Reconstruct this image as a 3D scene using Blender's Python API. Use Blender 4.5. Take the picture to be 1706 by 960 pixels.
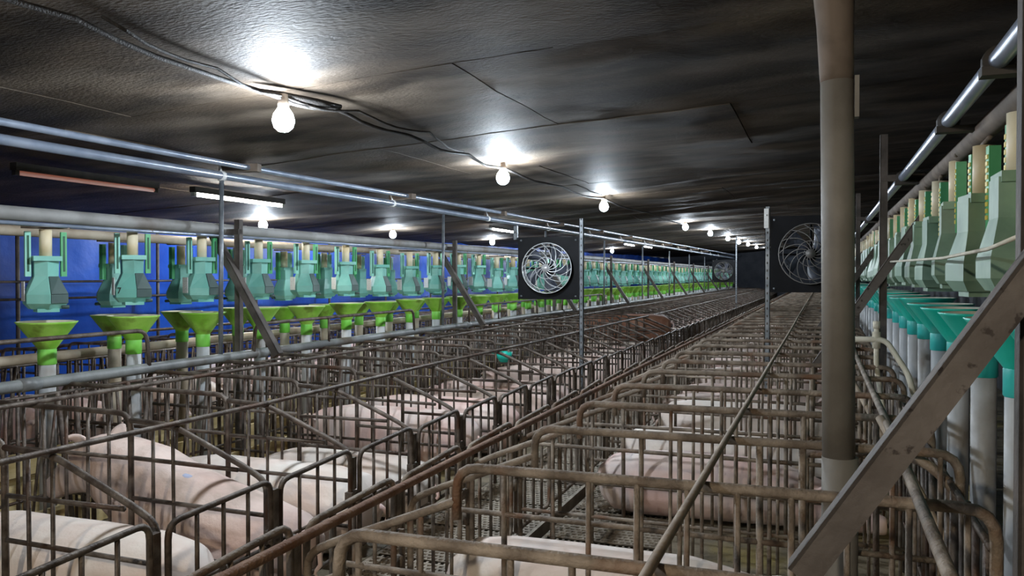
import bpy, math, random
from mathutils import Vector, noise
R = random.Random(7)
PI = math.pi
scn = bpy.context.scene
C = scn.collection
for o in list(bpy.data.objects):
    bpy.data.objects.remove(o)

# ------------------------------------------------------------------ camera, world, exposure
F_PX, YAW, PITCH = 1370.0, math.atan(517 / 1370.0), math.atan(20 / 1370.0)
cam = bpy.data.cameras.new('camera')
cam.sensor_width = 36.0
cam.lens = 36.0 * F_PX / 1706.0
cam.clip_start = 0.05
cam.clip_end = 200
camo = bpy.data.objects.new('camera', cam)
camo.location = (0, 0, 1.5)
camo.rotation_euler = (PI / 2 - PITCH, 0, YAW)
C.objects.link(camo)
scn.camera = camo
w = bpy.data.worlds.new('world')
scn.world = w
w.use_nodes = True
w.node_tree.nodes['Background'].inputs[0].default_value = (0.75, 0.85, 1.0, 1)
w.node_tree.nodes['Background'].inputs[1].default_value = 0.05
scn.view_settings.view_transform = 'Standard'
scn.view_settings.look = 'None'
scn.view_settings.exposure = 1.9
scn.view_settings.gamma = 1.0
scn.view_settings.use_curve_mapping = False
scn.cycles.max_bounces = 6
scn.cycles.diffuse_bounces = 3
scn.cycles.glossy_bounces = 3
BULB_W = 260.0        # emission strength of the white bulbs
TUBE_W = 34.0

# ------------------------------------------------------------------ materials
MATS = {}
def mat(name, c1, c2=None, c3=None, scale=8.0, rough=0.6, metal=0.0, bump=0.0, bscale=40.0, detail=6, lo=0.4, hi=0.62,
        spec=0.5, stretch=(1, 1, 1), lo3=0.55, hi3=0.7, scale3=2.5, trans=0.0, obj_coord=True, island=0.0):
    m = bpy.data.materials.new(name)
    m.use_nodes = True
    nt = m.node_tree
    b = nt.nodes['Principled BSDF']
    b.inputs['Roughness'].default_value = rough
    b.inputs['Metallic'].default_value = metal
    b.inputs['Specular IOR Level'].default_value = spec
    L = nt.links.new
    if obj_coord:
        tc = nt.nodes.new('ShaderNodeTexCoord'); src = tc.outputs['Object']
        inf = nt.nodes.new('ShaderNodeObjectInfo')
        mul = nt.nodes.new('ShaderNodeVectorMath'); mul.operation = 'MULTIPLY_ADD'
        mul.inputs[1].default_value = stretch
        comb = nt.nodes.new('ShaderNodeCombineXYZ')
        m10 = nt.nodes.new('ShaderNodeMath'); m10.operation = 'MULTIPLY'; m10.inputs[1].default_value = 37.0
        L(inf.outputs['Random'], m10.inputs[0])
        L(m10.outputs[0], comb.inputs[0]); L(m10.outputs[0], comb.inputs[1])
        L(src, mul.inputs[0]); L(comb.outputs[0], mul.inputs[2])
    else:
        g = nt.nodes.new('ShaderNodeNewGeometry')
        mul = nt.nodes.new('ShaderNodeVectorMath'); mul.operation = 'MULTIPLY'
        mul.inputs[1].default_value = stretch
        L(g.outputs['Position'], mul.inputs[0])
    vec = mul.outputs[0]
    col = None
    if c2 is not None:
        n = nt.nodes.new('ShaderNodeTexNoise'); n.inputs['Scale'].default_value = scale; n.inputs['Detail'].default_value = detail
        L(vec, n.inputs['Vector'])
        r = nt.nodes.new('ShaderNodeValToRGB')
        r.color_ramp.elements[0].position = lo; r.color_ramp.elements[0].color = (*c1, 1)
        r.color_ramp.elements[1].position = hi; r.color_ramp.elements[1].color = (*c2, 1)
        L(n.outputs['Fac'], r.inputs[0])
        col = r.outputs[0]
        if c3 is not None:
            n3 = nt.nodes.new('ShaderNodeTexNoise'); n3.inputs['Scale'].default_value = scale3; n3.inputs['Detail'].default_value = detail
            L(vec, n3.inputs['Vector'])
            r3 = nt.nodes.new('ShaderNodeValToRGB')
            r3.color_ramp.elements[0].position = lo3; r3.color_ramp.elements[0].color = (0, 0, 0, 1)
            r3.color_ramp.elements[1].position = hi3; r3.color_ramp.elements[1].color = (1, 1, 1, 1)
            L(n3.outputs['Fac'], r3.inputs[0])
            mx = nt.nodes.new('ShaderNodeMix'); mx.data_type = 'RGBA'
            L(r3.outputs[0], mx.inputs[0]); L(col, mx.inputs[6]); mx.inputs[7].default_value = (*c3, 1)
            col = mx.outputs[2]
        L(col, b.inputs['Base Color'])
    else:
        b.inputs['Base Color'].default_value = (*c1, 1)
    if bump > 0:
        nb = nt.nodes.new('ShaderNodeTexNoise'); nb.inputs['Scale'].default_value = bscale; nb.inputs['Detail'].default_value = 5
        L(vec, nb.inputs['Vector'])
        bp = nt.nodes.new('ShaderNodeBump'); bp.inputs['Strength'].default_value = bump; bp.inputs['Distance'].default_value = 0.02
        L(nb.outputs['Fac'], bp.inputs['Height']); L(bp.outputs[0], b.inputs['Normal'])
    if trans > 0:
        b.inputs['Transmission Weight'].default_value = trans
    MATS[name] = m
    return m
def emit(name, col, s):
    m = bpy.data.materials.new(name); m.use_nodes = True
    nt = m.node_tree; b = nt.nodes['Principled BSDF']
    b.inputs['Base Color'].default_value = (0.8, 0.8, 0.8, 1)
    b.inputs['Emission Color'].default_value = (*col, 1)
    b.inputs['Emission Strength'].default_value = s
    MATS[name] = m
    return m

mat('crate_steel', (0.065, 0.047, 0.036), (0.165, 0.135, 0.11), (0.085, 0.042, 0.024), scale=14, rough=0.55, metal=0.35, bump=0.25, bscale=90, scale3=5)
mat('crate_steel_dusty', (0.15, 0.115, 0.085), (0.33, 0.27, 0.21), (0.18, 0.092, 0.05), scale=11, rough=0.7, metal=0.2, bump=0.35, bscale=80, scale3=5)
mat('rusty_rail', (0.19, 0.088, 0.045), (0.29, 0.17, 0.105), (0.08, 0.045, 0.03), scale=9, rough=0.75, metal=0.15, bump=0.35, bscale=80)
mat('bare_rod', (0.27, 0.20, 0.135), (0.37, 0.285, 0.20), scale=9, rough=0.7, bump=0.2)
mat('galvanised', (0.15, 0.17, 0.19), (0.27, 0.29, 0.31), scale=10, rough=0.42, metal=0.45, bump=0.1)
mat('grey_plastic_pipe', (0.14, 0.145, 0.145), (0.24, 0.25, 0.245), (0.12, 0.095, 0.075), scale=5, rough=0.45, bump=0.12, scale3=3)
mat('drain_pipe', (0.16, 0.142, 0.118), (0.215, 0.195, 0.165), (0.11, 0.09, 0.07), scale=4, rough=0.6, bump=0.1, scale3=3, lo3=0.6, hi3=0.8)
mat('pale_plastic_pipe', (0.40, 0.41, 0.42), (0.52, 0.53, 0.54), (0.24, 0.20, 0.16), scale=4, rough=0.5, scale3=3, lo3=0.55, hi3=0.75)
mat('cream_pipe', (0.42, 0.34, 0.25), (0.56, 0.48, 0.37), (0.24, 0.17, 0.115), scale=5, rough=0.6, scale3=2)
mat('steel_pipe_blue', (0.20, 0.24, 0.31), (0.30, 0.34, 0.42), scale=6, rough=0.28, metal=0.4)
mat('auger_grey', (0.20, 0.195, 0.185), (0.29, 0.285, 0.275), (0.15, 0.12, 0.10), scale=4, rough=0.6)
mat('dusty_brown', (0.10, 0.075, 0.055), (0.165, 0.125, 0.095), scale=7, rough=0.8)
mat('angle_iron', (0.085, 0.07, 0.06), (0.13, 0.11, 0.096), (0.035, 0.025, 0.02), scale=6, rough=0.7, metal=0.1, bump=0.2, scale3=26, lo3=0.62, hi3=0.66)
mat('post_dark', (0.06, 0.05, 0.043), (0.12, 0.10, 0.088), scale=7, rough=0.7, metal=0.2, bump=0.2)
mat('feeder_mint', (0.17, 0.46, 0.39), (0.25, 0.55, 0.47), (0.14, 0.32, 0.27), scale=4, rough=0.42, scale3=3)
mat('feeder_mint_dark', (0.04, 0.075, 0.068), (0.06, 0.10, 0.09), scale=4, rough=0.5)
mat('feeder_dusty', (0.17, 0.28, 0.20), (0.27, 0.40, 0.29), (0.16, 0.19, 0.135), scale=5, rough=0.55, scale3=3)
mat('rail_green', (0.06, 0.34, 0.13), (0.12, 0.46, 0.20), scale=5, rough=0.45)
mat('rail_mint', (0.25, 0.60, 0.48), (0.33, 0.68, 0.57), scale=5, rough=0.4)
mat('slot_dark', (0.02, 0.10, 0.06))
mat('feed_tube', (0.62, 0.50, 0.30), (0.74, 0.66, 0.48), scale=6, rough=0.5)
mat('funnel_green', (0.22, 0.52, 0.04), (0.36, 0.66, 0.10), (0.16, 0.22, 0.03), scale=7, rough=0.5, scale3=6, lo3=0.56, hi3=0.7, bump=0.06)
mat('collar_green', (0.16, 0.55, 0.05), (0.24, 0.66, 0.10), scale=6, rough=0.45)
mat('funnel_teal', (0.0, 0.44, 0.33), (0.02, 0.52, 0.41), (0.16, 0.40, 0.36), scale=5, rough=0.4, scale3=3)
mat('collar_teal', (0.02, 0.42, 0.40), (0.05, 0.52, 0.47), scale=5, rough=0.4)
mat('dust_cream', (0.60, 0.56, 0.44), (0.70, 0.66, 0.55), scale=9, rough=0.8)
mat('tarp_blue', (0.003, 0.036, 0.26), (0.007, 0.085, 0.48), (0.0015, 0.012, 0.10), scale=1.2, spec=0.22, rough=0.42, bump=0.45, bscale=6, obj_coord=False, lo=0.35, hi=0.68, scale3=0.8, lo3=0.45, hi3=0.7)
mat('ceiling_board', (0.016, 0.0115, 0.008), (0.066, 0.049, 0.034), (0.19, 0.155, 0.12), scale=1.7, rough=0.7, spec=0.14, bump=0.35, bscale=45, detail=9,
    obj_coord=False, stretch=(0.8, 1.7, 1), scale3=1.1, lo3=0.50, hi3=0.80, lo=0.36, hi=0.66)
mat('ceiling_seam', (0.02, 0.017, 0.014), (0.035, 0.03, 0.025), scale=5, rough=0.9)
mat('concrete', (0.16, 0.135, 0.09), (0.27, 0.225, 0.15), (0.30, 0.23, 0.07), scale=5, rough=0.5, bump=0.3, obj_coord=False, scale3=1.5)
mat('pit_dark', (0.03, 0.026, 0.02), (0.05, 0.042, 0.034), scale=6, rough=0.8, obj_coord=False)
mat('slat_iron', (0.23, 0.19, 0.145), (0.34, 0.29, 0.225), (0.18, 0.14, 0.10), scale=9, rough=0.75, bump=0.3, obj_coord=False, scale3=2)
mat('trough_board', (0.52, 0.39, 0.17), (0.66, 0.53, 0.28), (0.25, 0.18, 0.10), scale=6, rough=0.7, bump=0.2, obj_coord=False, stretch=(1, 0.3, 3))
mat('skin', (0.80, 0.55, 0.49), (0.86, 0.72, 0.66), (0.50, 0.38, 0.30), scale=3.0, rough=0.55, bump=0.12, bscale=60, scale3=2.6, lo3=0.56, hi3=0.78)
mat('skin_pale', (0.82, 0.66, 0.57), (0.88, 0.79, 0.71), (0.58, 0.48, 0.40), scale=3.0, rough=0.55, bump=0.12, bscale=60, scale3=2.2, lo3=0.60, hi3=0.8)
mat('skin_dirty', (0.66, 0.47, 0.40), (0.80, 0.64, 0.57), (0.36, 0.27, 0.21), scale=3.0, rough=0.6, bump=0.25, bscale=30, scale3=3.4, lo3=0.46, hi3=0.72)
mat('skin_brown', (0.30, 0.13, 0.075), (0.44, 0.23, 0.145), (0.72, 0.58, 0.44), scale=3.0, rough=0.65, bump=0.15, bscale=60, scale3=1.6, lo3=0.58, hi3=0.7)  # brown with cream patches scattered by noise
mat('blue_mark', (0.42, 0.46, 0.62), (0.56, 0.54, 0.62), scale=20, rough=0.7)
mat('eye_dark', (0.02, 0.015, 0.012), rough=0.2)
mat('fan_black', (0.004, 0.0045, 0.006), (0.008, 0.0085, 0.011), scale=5, rough=0.55, spec=0.15)
mat('fan_wire', (0.62, 0.64, 0.66), (0.74, 0.76, 0.78), scale=5, rough=0.3, metal=0.4)
mat('fan_wire_shaded', (0.14, 0.135, 0.13), (0.22, 0.21, 0.2), scale=5, rough=0.5, metal=0.3)  # guard wire coloured darker to stand for shade on an unlit fan
mat('fan_blade', (0.05, 0.06, 0.08), (0.08, 0.09, 0.12), scale=4, rough=0.4)
mat('cable_black', (0.014, 0.012, 0.011), (0.035, 0.03, 0.026), scale=20, rough=0.8, bump=0.4, bscale=120)
mat('white_plastic', (0.72, 0.72, 0.70), (0.8, 0.8, 0.78), scale=5, rough=0.4)
mat('socket_brown', (0.10, 0.07, 0.05), (0.2, 0.16, 0.12), scale=20, rough=0.8)
mat('fixture_dark', (0.03, 0.026, 0.022), (0.06, 0.05, 0.042), scale=8, rough=0.7)
mat('wall_dark', (0.035, 0.04, 0.055), (0.06, 0.065, 0.08), scale=2, rough=0.7, obj_coord=False)
mat('paper', (0.74, 0.74, 0.72), (0.45, 0.45, 0.45), scale=60, rough=0.6, stretch=(1, 1, 4), lo=0.58, hi=0.66)
mat('print_black', (0.02, 0.03, 0.03))
mat('yellow_scale', (0.72, 0.55, 0.10), (0.80, 0.66, 0.2), scale=8, rough=0.5)
mat('lime_plastic', (0.55, 0.75, 0.02), (0.62, 0.8, 0.05), scale=8, rough=0.4)
emit('bulb_glow', (0.80, 0.90, 1.0), BULB_W)
emit('bulb_glow_warm', (1.0, 0.86, 0.66), BULB_W * 1.45)
emit('tube_glow', (1.0, 0.97, 0.90), TUBE_W)
emit('tube_orange', (1.0, 0.28, 0.16), 0.045)
M = MATS

# ------------------------------------------------------------------ mesh helpers
def fillet(pts, r, k=4):
    pts = [Vector(p) for p in pts]
    out = [pts[0]]
    for i in range(1, len(pts) - 1):
        p, a, b = pts[i], pts[i - 1], pts[i + 1]
        d1, d2 = (a - p), (b - p)
        rr = min(r, d1.length * 0.45, d2.length * 0.45)
        s, e = p + d1.normalized() * rr, p + d2.normalized() * rr
        for j in range(k + 1):
            t = j / k
            out.append((1 - t) ** 2 * s + 2 * t * (1 - t) * p + t * t * e)
    out.append(pts[-1])
    return out

class MB:
    def __init__(self):
        self.v = []; self.f = []; self.mi = []; self.sm = []
    def _add(self, vs, fs, mi=0, smooth=False):
        o = len(self.v)
        self.v += [tuple(x) for x in vs]
        for f in fs:
            self.f.append([o + i for i in f]); self.mi.append(mi); self.sm.append(smooth)
        return self
    def box(self, lo, hi, mi=0):
        x0, y0, z0 = lo; x1, y1, z1 = hi
        vs = [(x0, y0, z0), (x1, y0, z0), (x1, y1, z0), (x0, y1, z0), (x0, y0, z1), (x1, y0, z1), (x1, y1, z1), (x0, y1, z1)]
        return self._add(vs, [(0, 3, 2, 1), (4, 5, 6, 7), (0, 1, 5, 4), (1, 2, 6, 5), (2, 3, 7, 6), (3, 0, 4, 7)], mi)
    def tube(self, pts, r, n=8, caps=True, mi=0, rad=None):
        pts = [Vector(p) for p in pts]
        vs = []; fs = []
        T0 = (pts[1] - pts[0]).normalized()
        ref = Vector((0, 0, 1)) if abs(T0.z) < 0.9 else Vector((1, 0, 0))
        N = (ref - T0 * ref.dot(T0)).normalized()
        for i, p in enumerate(pts):
            if i == 0: T = T0
            elif i == len(pts) - 1: T = (pts[i] - pts[i - 1]).normalized()
            else: T = ((pts[i + 1] - p).normalized() + (p - pts[i - 1]).normalized()).normalized()
            N = (N - T * N.dot(T)).normalized()
            B = T.cross(N)
            rr = rad[i] if rad else r
            for k in range(n):
                a = 2 * PI * k / n
                vs.append(p + N * (rr * math.cos(a)) + B * (rr * math.sin(a)))
        for i in range(len(pts) - 1):
            for k in range(n):
                k2 = (k + 1) % n
                fs.append((i * n + k, i * n + k2, (i + 1) * n + k2, (i + 1) * n + k))
        if caps:
            fs.append(tuple(range(n - 1, -1, -1)))
            fs.append(tuple((len(pts) - 1) * n + k for k in range(n)))
        return self._add(vs, fs, mi, True)
    def lathe(self, prof, n=20, mi=0, c=(0, 0), caps=False):
        vs = []; fs = []
        for (r, z) in prof:
            for k in range(n):
                a = 2 * PI * k / n
                vs.append((c[0] + r * math.cos(a), c[1] + r * math.sin(a), z))
        for i in range(len(prof) - 1):
            for k in range(n):
                k2 = (k + 1) % n
                fs.append((i * n + k, i * n + k2, (i + 1) * n + k2, (i + 1) * n + k))
        if caps:
            fs.append(tuple(range(n - 1, -1, -1))); fs.append(tuple((len(prof) - 1) * n + k for k in range(n)))
        return self._add(vs, fs, mi, True)
    def rings(self, rings, mi=0, smooth=False, caps=True):
        n = len(rings[0]); vs = [p for r in rings for p in r]; fs = []
        for i in range(len(rings) - 1):
            for k in range(n):
                k2 = (k + 1) % n
                fs.append((i * n + k, i * n + k2, (i + 1) * n + k2, (i + 1) * n + k))
        if caps:
            fs.append(tuple(range(n - 1, -1, -1))); fs.append(tuple((len(rings) - 1) * n + k for k in range(n)))
        return self._add(vs, fs, mi, smooth)
    def merge(self, other, mi=None):
        o = len(self.v); self.v += other.v
        for f, m_, s in zip(other.f, other.mi, other.sm):
            self.f.append([o + i for i in f]); self.mi.append(m_ if mi is None else mi); self.sm.append(s)
        return self
    def mesh(self, name, mats):
        me = bpy.data.meshes.new(name)
        me.from_pydata(self.v, [], self.f)
        if not isinstance(mats, (list, tuple)): mats = [mats]
        for m in mats: me.materials.append(M[m] if isinstance(m, str) else m)
        me.polygons.foreach_set('material_index', self.mi)
        me.polygons.foreach_set('use_smooth', self.sm)
        me.update()
        return me

def ob(name, me, parent=None, loc=(0, 0, 0), rot=(0, 0, 0), scale=None):
    o = bpy.data.objects.new(name, me)
    C.objects.link(o)
    if parent is not None: o.parent = parent
    o.location = loc; o.rotation_euler = rot
    if scale is not None: o.scale = (scale,) * 3 if isinstance(scale, (int, float)) else scale
    return o
def tag(o, label=None, cat=None, group=None, kind=None):
    if label: o['label'] = label
    if cat: o['category'] = cat
    if group: o['group'] = group
    if kind: o['kind'] = kind
    return o
def empty(name, loc=(0, 0, 0), rz=0.0):
    o = bpy.data.objects.new(name, None); C.objects.link(o)
    o.empty_display_size = 0.1
    o.location = loc; o.rotation_euler = (0, 0, rz)
    return o
ORD = ['first', 'second', 'third', 'fourth', 'fifth', 'sixth', 'seventh', 'eighth', 'ninth', 'tenth', 'eleventh', 'twelfth',
       'thirteenth', 'fourteenth', 'fifteenth', 'sixteenth', 'seventeenth', 'eighteenth', 'nineteenth', 'twentieth', 'twenty-first', 'twenty-second',
       'twenty-third', 'twenty-fourth', 'twenty-fifth', 'twenty-sixth', 'twenty-seventh', 'twenty-eighth', 'twenty-ninth', 'thirtieth']
def nth(i): return ORD[i] if i < len(ORD) else None
def assemble(name, parts, loc, rz=0.0, scale=None):
    """parts: list of (part_name, mesh, local_loc, subparts) - a fresh thing whose parts share mesh data"""
    r = empty(name, loc, rz)
    if scale: r.scale = (scale,) * 3 if isinstance(scale, (int, float)) else scale
    for p in parts:
        c = ob(p[0], p[1], r, p[2] if len(p) > 2 else (0, 0, 0))
        if len(p) > 3:
            for q in p[3]: ob(q[0], q[1], c, q[2] if len(q) > 2 else (0, 0, 0))
    return r

# ------------------------------------------------------------------ layout (metres; x across the barn, y down the barn)
PITCHC = 0.65
Y_END = 45.0
XL_GATE, XL_BAR, XL_HOOP, XL_HEAD, XL_PIPE, XL_STEM = -2.22, -2.70, -2.97, -3.56, -4.10, -4.30
XR_GATE, XR_HOOP, XR_POST, XR_STEM = -1.52, -1.00, 0.34, 0.60
YL0, YR0 = 2.27, 1.57
def ceil_z(x, y): return 2.57 + 0.06 * x + 0.0105 * max(0.0, y - 5.0)

# ------------------------------------------------------------------ floor
m = MB().box((-8.3, -3.2, -0.30), (2.2, Y_END + 1.2, -0.16))
floor = tag(ob('floor', m.mesh('floor', 'pit_dark')), kind='structure')
m = MB().box((-8.3, -3.2, -0.16), (-2.26, Y_END + 1.2, 0.0))
ob('concrete_slab', m.mesh('concrete_slab', 'concrete'), floor)
m = MB().box((-0.80, -3.2, -0.16), (2.2, Y_END + 1.2, 0.0))
ob('concrete_slab', m.mesh('concrete_slab', 'concrete'), floor)
def slat_panel(wx, wy):
    b = MB(); t = 0.014
    px, py = 0.034, 0.046
    nx = int(round(wx / px)); px = wx / nx
    ny = int(round(wy / py)); py = wy / ny
    z0, z1 = -0.03, 0.0
    for i in range(ny + 1):
        yy = i * py
        b.box((0, yy - (0.010 if 0 < i < ny else 0), z0), (wx, yy + (0.010 if i < ny else 0.0), z1))
    for i in range(ny):
        for j in range(nx + 1):
            xx = j * px + (0.5 * px if i % 2 else 0)
            if xx > wx: continue
            b.box((max(0, xx - 0.0065), i * py + 0.010, z0), (min(wx, xx + 0.0065), (i + 1) * py - 0.010, z1 - 0.0015))
    return b.mesh('floor_panel', 'slat_iron')
pa, pb = slat_panel(0.64, 0.592), slat_panel(0.66, 0.592)
y = 0.9
while y < 24.5:
    ob('floor_panel', pa, floor, (-2.24, y, R.uniform(-0.004, 0.003)))
    ob('floor_panel', pb, floor, (-1.48, y, R.uniform(-0.004, 0.003)))
    y += 0.6
m = MB().box((-2.24, y, -0.03), (-1.60, Y_END, 0)).box((-1.48, y, -0.03), (-0.82, Y_END, 0)).box((-2.24, -3, -0.03), (-1.60, 0.89, 0)).box((-1.48, -3, -0.03), (-0.82, 0.89, 0))
tag(ob('floor_panel_strip', m.mesh('floor_panel_strip', 'slat_iron'), floor), kind='stuff')
b = MB()
for x0 in (-2.26, -1.60, -1.50, -0.82):
    b.box((x0, -3, -0.16), (x0 + 0.022, Y_END, -0.003))
ob('panel_beam', b.mesh('panel_beam', 'slat_iron'), floor)

# ------------------------------------------------------------------ ceiling: boards with open seams, sagging a little
XJ = [-8.3, -6.51, -4.07, -1.63, 0.81, 2.3]
ceil = tag(ob('ceiling', MB().rings([[(-8.4, -3.3, ceil_z(-8.4, 0) + .10), (2.4, -3.3, ceil_z(2.4, 0) + .10), (2.4, -3.3, ceil_z(2.4, 0) + .14), (-8.4, -3.3, ceil_z(-8.4, 0) + .14)],
      [(-8.4, 5, ceil_z(-8.4, 5) + .10), (2.4, 5, ceil_z(2.4, 5) + .10), (2.4, 5, ceil_z(2.4, 5) + .14), (-8.4, 5, ceil_z(-8.4, 5) + .14)],
      [(-8.4, 46.4, ceil_z(-8.4, 46.4) + .10), (2.4, 46.4, ceil_z(2.4, 46.4) + .10), (2.4, 46.4, ceil_z(2.4, 46.4) + .14), (-8.4, 46.4, ceil_z(-8.4, 46.4) + .14)]]).mesh('ceiling', 'ceiling_seam')), kind='structure')
def ceiling_sheet(x0, x1, y0, y1, nx, ny, seed):
    b = MB(); vs = []; fs = []
    tilt = R.uniform(-0.003, 0.003); drop = R.uniform(0.0, 0.005)
    for j in range(ny + 1):
        for i in range(nx + 1):
            u, v = i / nx, j / ny
            x = x0 + (x1 - x0) * u; yy = y0 + (y1 - y0) * v
            sag = -0.016 * math.sin(PI * v) * (0.4 + 0.6 * noise.noise((x * 0.6, yy * 0.3, seed)) ** 2)
            wob = 0.026 * noise.noise((x * .8, yy * 0.9, 3.1)) + 0.006 * noise.noise((x * 4, yy * 4, 9.1)) + (0.03 * noise.noise((x * .5, yy * 2.2, 5.5)) if yy > 9 else 0)
            z = ceil_z(x, yy) + sag * 0.7 + wob + tilt * (u - .5) - drop + 0.02
            vs.append((x, yy, z))
    n1 = nx + 1
    for j in range(ny):
        for i in range(nx):
            a = j * n1 + i
            fs.append((a, a + n1, a + n1 + 1, a + 1))
    b._add(vs, fs, 0, True)
    up = [(p[0], p[1], p[2] + 0.015) for p in vs]
    b._add(up, [tuple(reversed(f)) for f in fs], 0, True)
    edge = [list(range(nx + 1)), [j * n1 + nx for j in range(ny + 1)], [ny * n1 + i for i in range(nx, -1, -1)], [j * n1 for j in range(ny, -1, -1)]]
    for e in edge:
        q = [vs[t] for t in e]; m_ = len(q)
        b._add(q + [up[t] for t in e], [(t, t + 1, m_ + t + 1, m_ + t) for t in range(m_ - 1)], 0, False)
    return b.mesh('ceiling_board', 'ceiling_board')
k = 0
ys = [-3.2] + [3.52 + 1.66 * i for i in range(-3, 9)]
ys = sorted(set(round(v, 3) for v in ys))
for j in range(len(ys) - 1):
    off = [0.0, 1.1, -0.7, 1.6, 0.5][(j + 1) % 5] if abs(ys[j] - 3.52) > .1 else 0.0
    XX = [XJ[0]] + [v + off for v in XJ[1:-1]] + [XJ[-1]]
    for i in range(len(XX) - 1):
        ob('ceiling_board', ceiling_sheet(XX[i] + 0.003, XX[i + 1] - 0.003, ys[j] + 0.004, ys[j + 1] - 0.004, 16, 12, k), ceil)
        k += 1
tag(ob('ceiling_far_boards', ceiling_sheet(-8.3, 2.3, ys[-1] + 0.007, 46.3, 44, 90, 77), ceil), kind='stuff')

# ------------------------------------------------------------------ walls
def tarp(x, y0, y1, z0, z1, seed):
    b = MB(); vs = []; fs = []; nx = int((y1 - y0) * 5); nz = 14
    for j in range(nz + 1):
        for i in range(nx + 1):
            yy = y0 + (y1 - y0) * i / nx; z = z0 + (z1 - z0) * j / nz
            d = 0.10 * noise.noise((yy * 0.9, z * 0.6, seed)) + 0.05 * noise.noise((yy * 2.6, z * 1.7, seed + 4)) + 0.03 * abs(noise.noise((yy * 1.5 + z, z * 1.2, seed + 9)))
            vs.append((x + d, yy, z))
    n1 = nx + 1
    for j in range(nz):
        for i in range(nx):
            a = j * n1 + i; fs.append((a, a + 1, a + n1 + 1, a + n1))
    b._add(vs, fs, 0, True)
    return b
tag(ob('wall_left', tarp(-7.95, -3.2, Y_END + 1, -0.02, 2.45, 1.0).mesh('wall_left', 'tarp_blue')), kind='structure')
tag(ob('wall_right', MB().box((2.2, -3.2, 0), (2.3, Y_END + 1, 2.75)).mesh('wall_right', 'wall_dark')), kind='structure')
tag(ob('wall_end', MB().box((-8.3, Y_END + 1.0, 0), (2.2, Y_END + 1.1, 3.1)).mesh('wall_end', 'wall_dark')), kind='structure')
tag(ob('wall_rear', MB().box((-8.3, -3.3, 0), (2.2, -3.2, 2.75)).mesh('wall_rear', 'wall_dark')), kind='structure')
# steel frame in front of the tarp
fr = empty('tarp_frame', (-7.72, 0, 0))
tag(fr, 'grey pipe framework of uprights and crossbars holding the blue tarp', 'frame')
up = MB().tube([(0, 0, 0), (0, 0, 2.05)], 0.02, 6).mesh('upright', 'post_dark')
for i in range(24): ob('upright', up, fr, (0, 0.4 + 1.9 * i, 0))
for z in (1.44, 1.26, 0.75):
    ob('crossbar', MB().tube([(0.03, -1, 0), (0.03, Y_END, 0)], 0.013, 6).mesh('crossbar', 'post_dark'), fr, (0, 0, z))
ob('corner_column', MB().box((-0.06, 0, 0), (0.06, 0.14, 2.1)).mesh('corner_column', 'post_dark'), fr, (0.35, 2.05, 0))

# ------------------------------------------------------------------ crate dividers
def divider_meshes(hoop, top, rail_mat, r_top, nbars_rear, seed, head=1.92, leg=0.0, gap=0.13):
    rr = random.Random(seed); P = []
    r = 0.0125
    P.append(('rear_frame', MB().tube(fillet([(0, 0, 0.0), (0, 0, 0.615), (0.10, 0, 0.665), (0.50, 0, 0.825), (hoop, 0, 0.835)], 0.07), 0.0135, 8).mesh('rear_frame', rail_mat)))
    P.append(('hoop', MB().tube(fillet([(hoop, 0, leg), (hoop, 0, top), (head, 0, top + 0.01), (head, 0, 0)], 0.075), r_top, 8).mesh('hoop', rail_mat)))
    for z, a0, a1 in (((0.60, 0.10, head), (0.24, 0.0, head)) if gap > .2 else ((0.655, 0.15, hoop), (0.47, 0.0, hoop), (0.66, hoop, head), (0.24, 0.0, head))):
        P.append(('rail', MB().tube([(a0, 0, z), (a1, 0, z + rr.uniform(-0.008, 0.008))], 0.0105, 6).mesh('rail', rail_mat)))
    bars = []
    for a in nbars_rear:
        zt = 0.63 + min(a, 0.5) / 0.5 * 0.19
        bars.append((a, zt))
    a = hoop + gap
    while a < head - 0.05:
        bars.append((a, top)); a += 0.135
    for a, zt in bars:
        P.append(('bar', MB().tube([(a, 0, 0.02), (a + rr.uniform(-0.006, 0.006), rr.uniform(-0.006, 0.006), zt)], 0.0085 if gap < .2 else rr.choice([0.008, 0.009, 0.012]), 6).mesh('bar', rail_mat)))
    return P
def merged(P, name, rail_mat):
    b = MB()
    for nm, me in P:
        o = len(b.v)
        b.v += [tuple(v.co) for v in me.vertices]
        for p in me.polygons:
            b.f.append([o + i for i in p.vertices]); b.mi.append(0); b.sm.append(p.use_smooth)
    return b.mesh(name, rail_mat)

def place_dividers(rowname, variants, x, rz, y0, k0, k1, near, labels, group, rail_mat):
    far_meshes = [merged(v, 'crate_divider', rail_mat) for v in variants]
    for k in range(k0, k1):
        y = y0 + PITCHC * k
        if y > Y_END - 0.4: break
        v = (k * 7 + 3) % len(variants)
        jit = R.uniform(-0.015, 0.015)
        if k - k0 < near:
            o = assemble('crate_divider', [(n, me) for n, me in variants[v]], (x + R.uniform(-.012, .012), y + jit, 0), rz + R.uniform(-.008, .008))
            lab = labels[0].format(nth(k - k0))
            if k - k0 >= len(ORD): lab = labels[1]
        else:
            o = ob('crate_divider', far_meshes[v], None, (x + R.uniform(-.012, .012), y + jit, 0), (0, 0, rz + R.uniform(-.008, .008)))
            lab = labels[0].format(nth(k - k0)) if k - k0 < len(ORD) and labels[0] else labels[1]
        tag(o, lab, 'divider', group)

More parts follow.
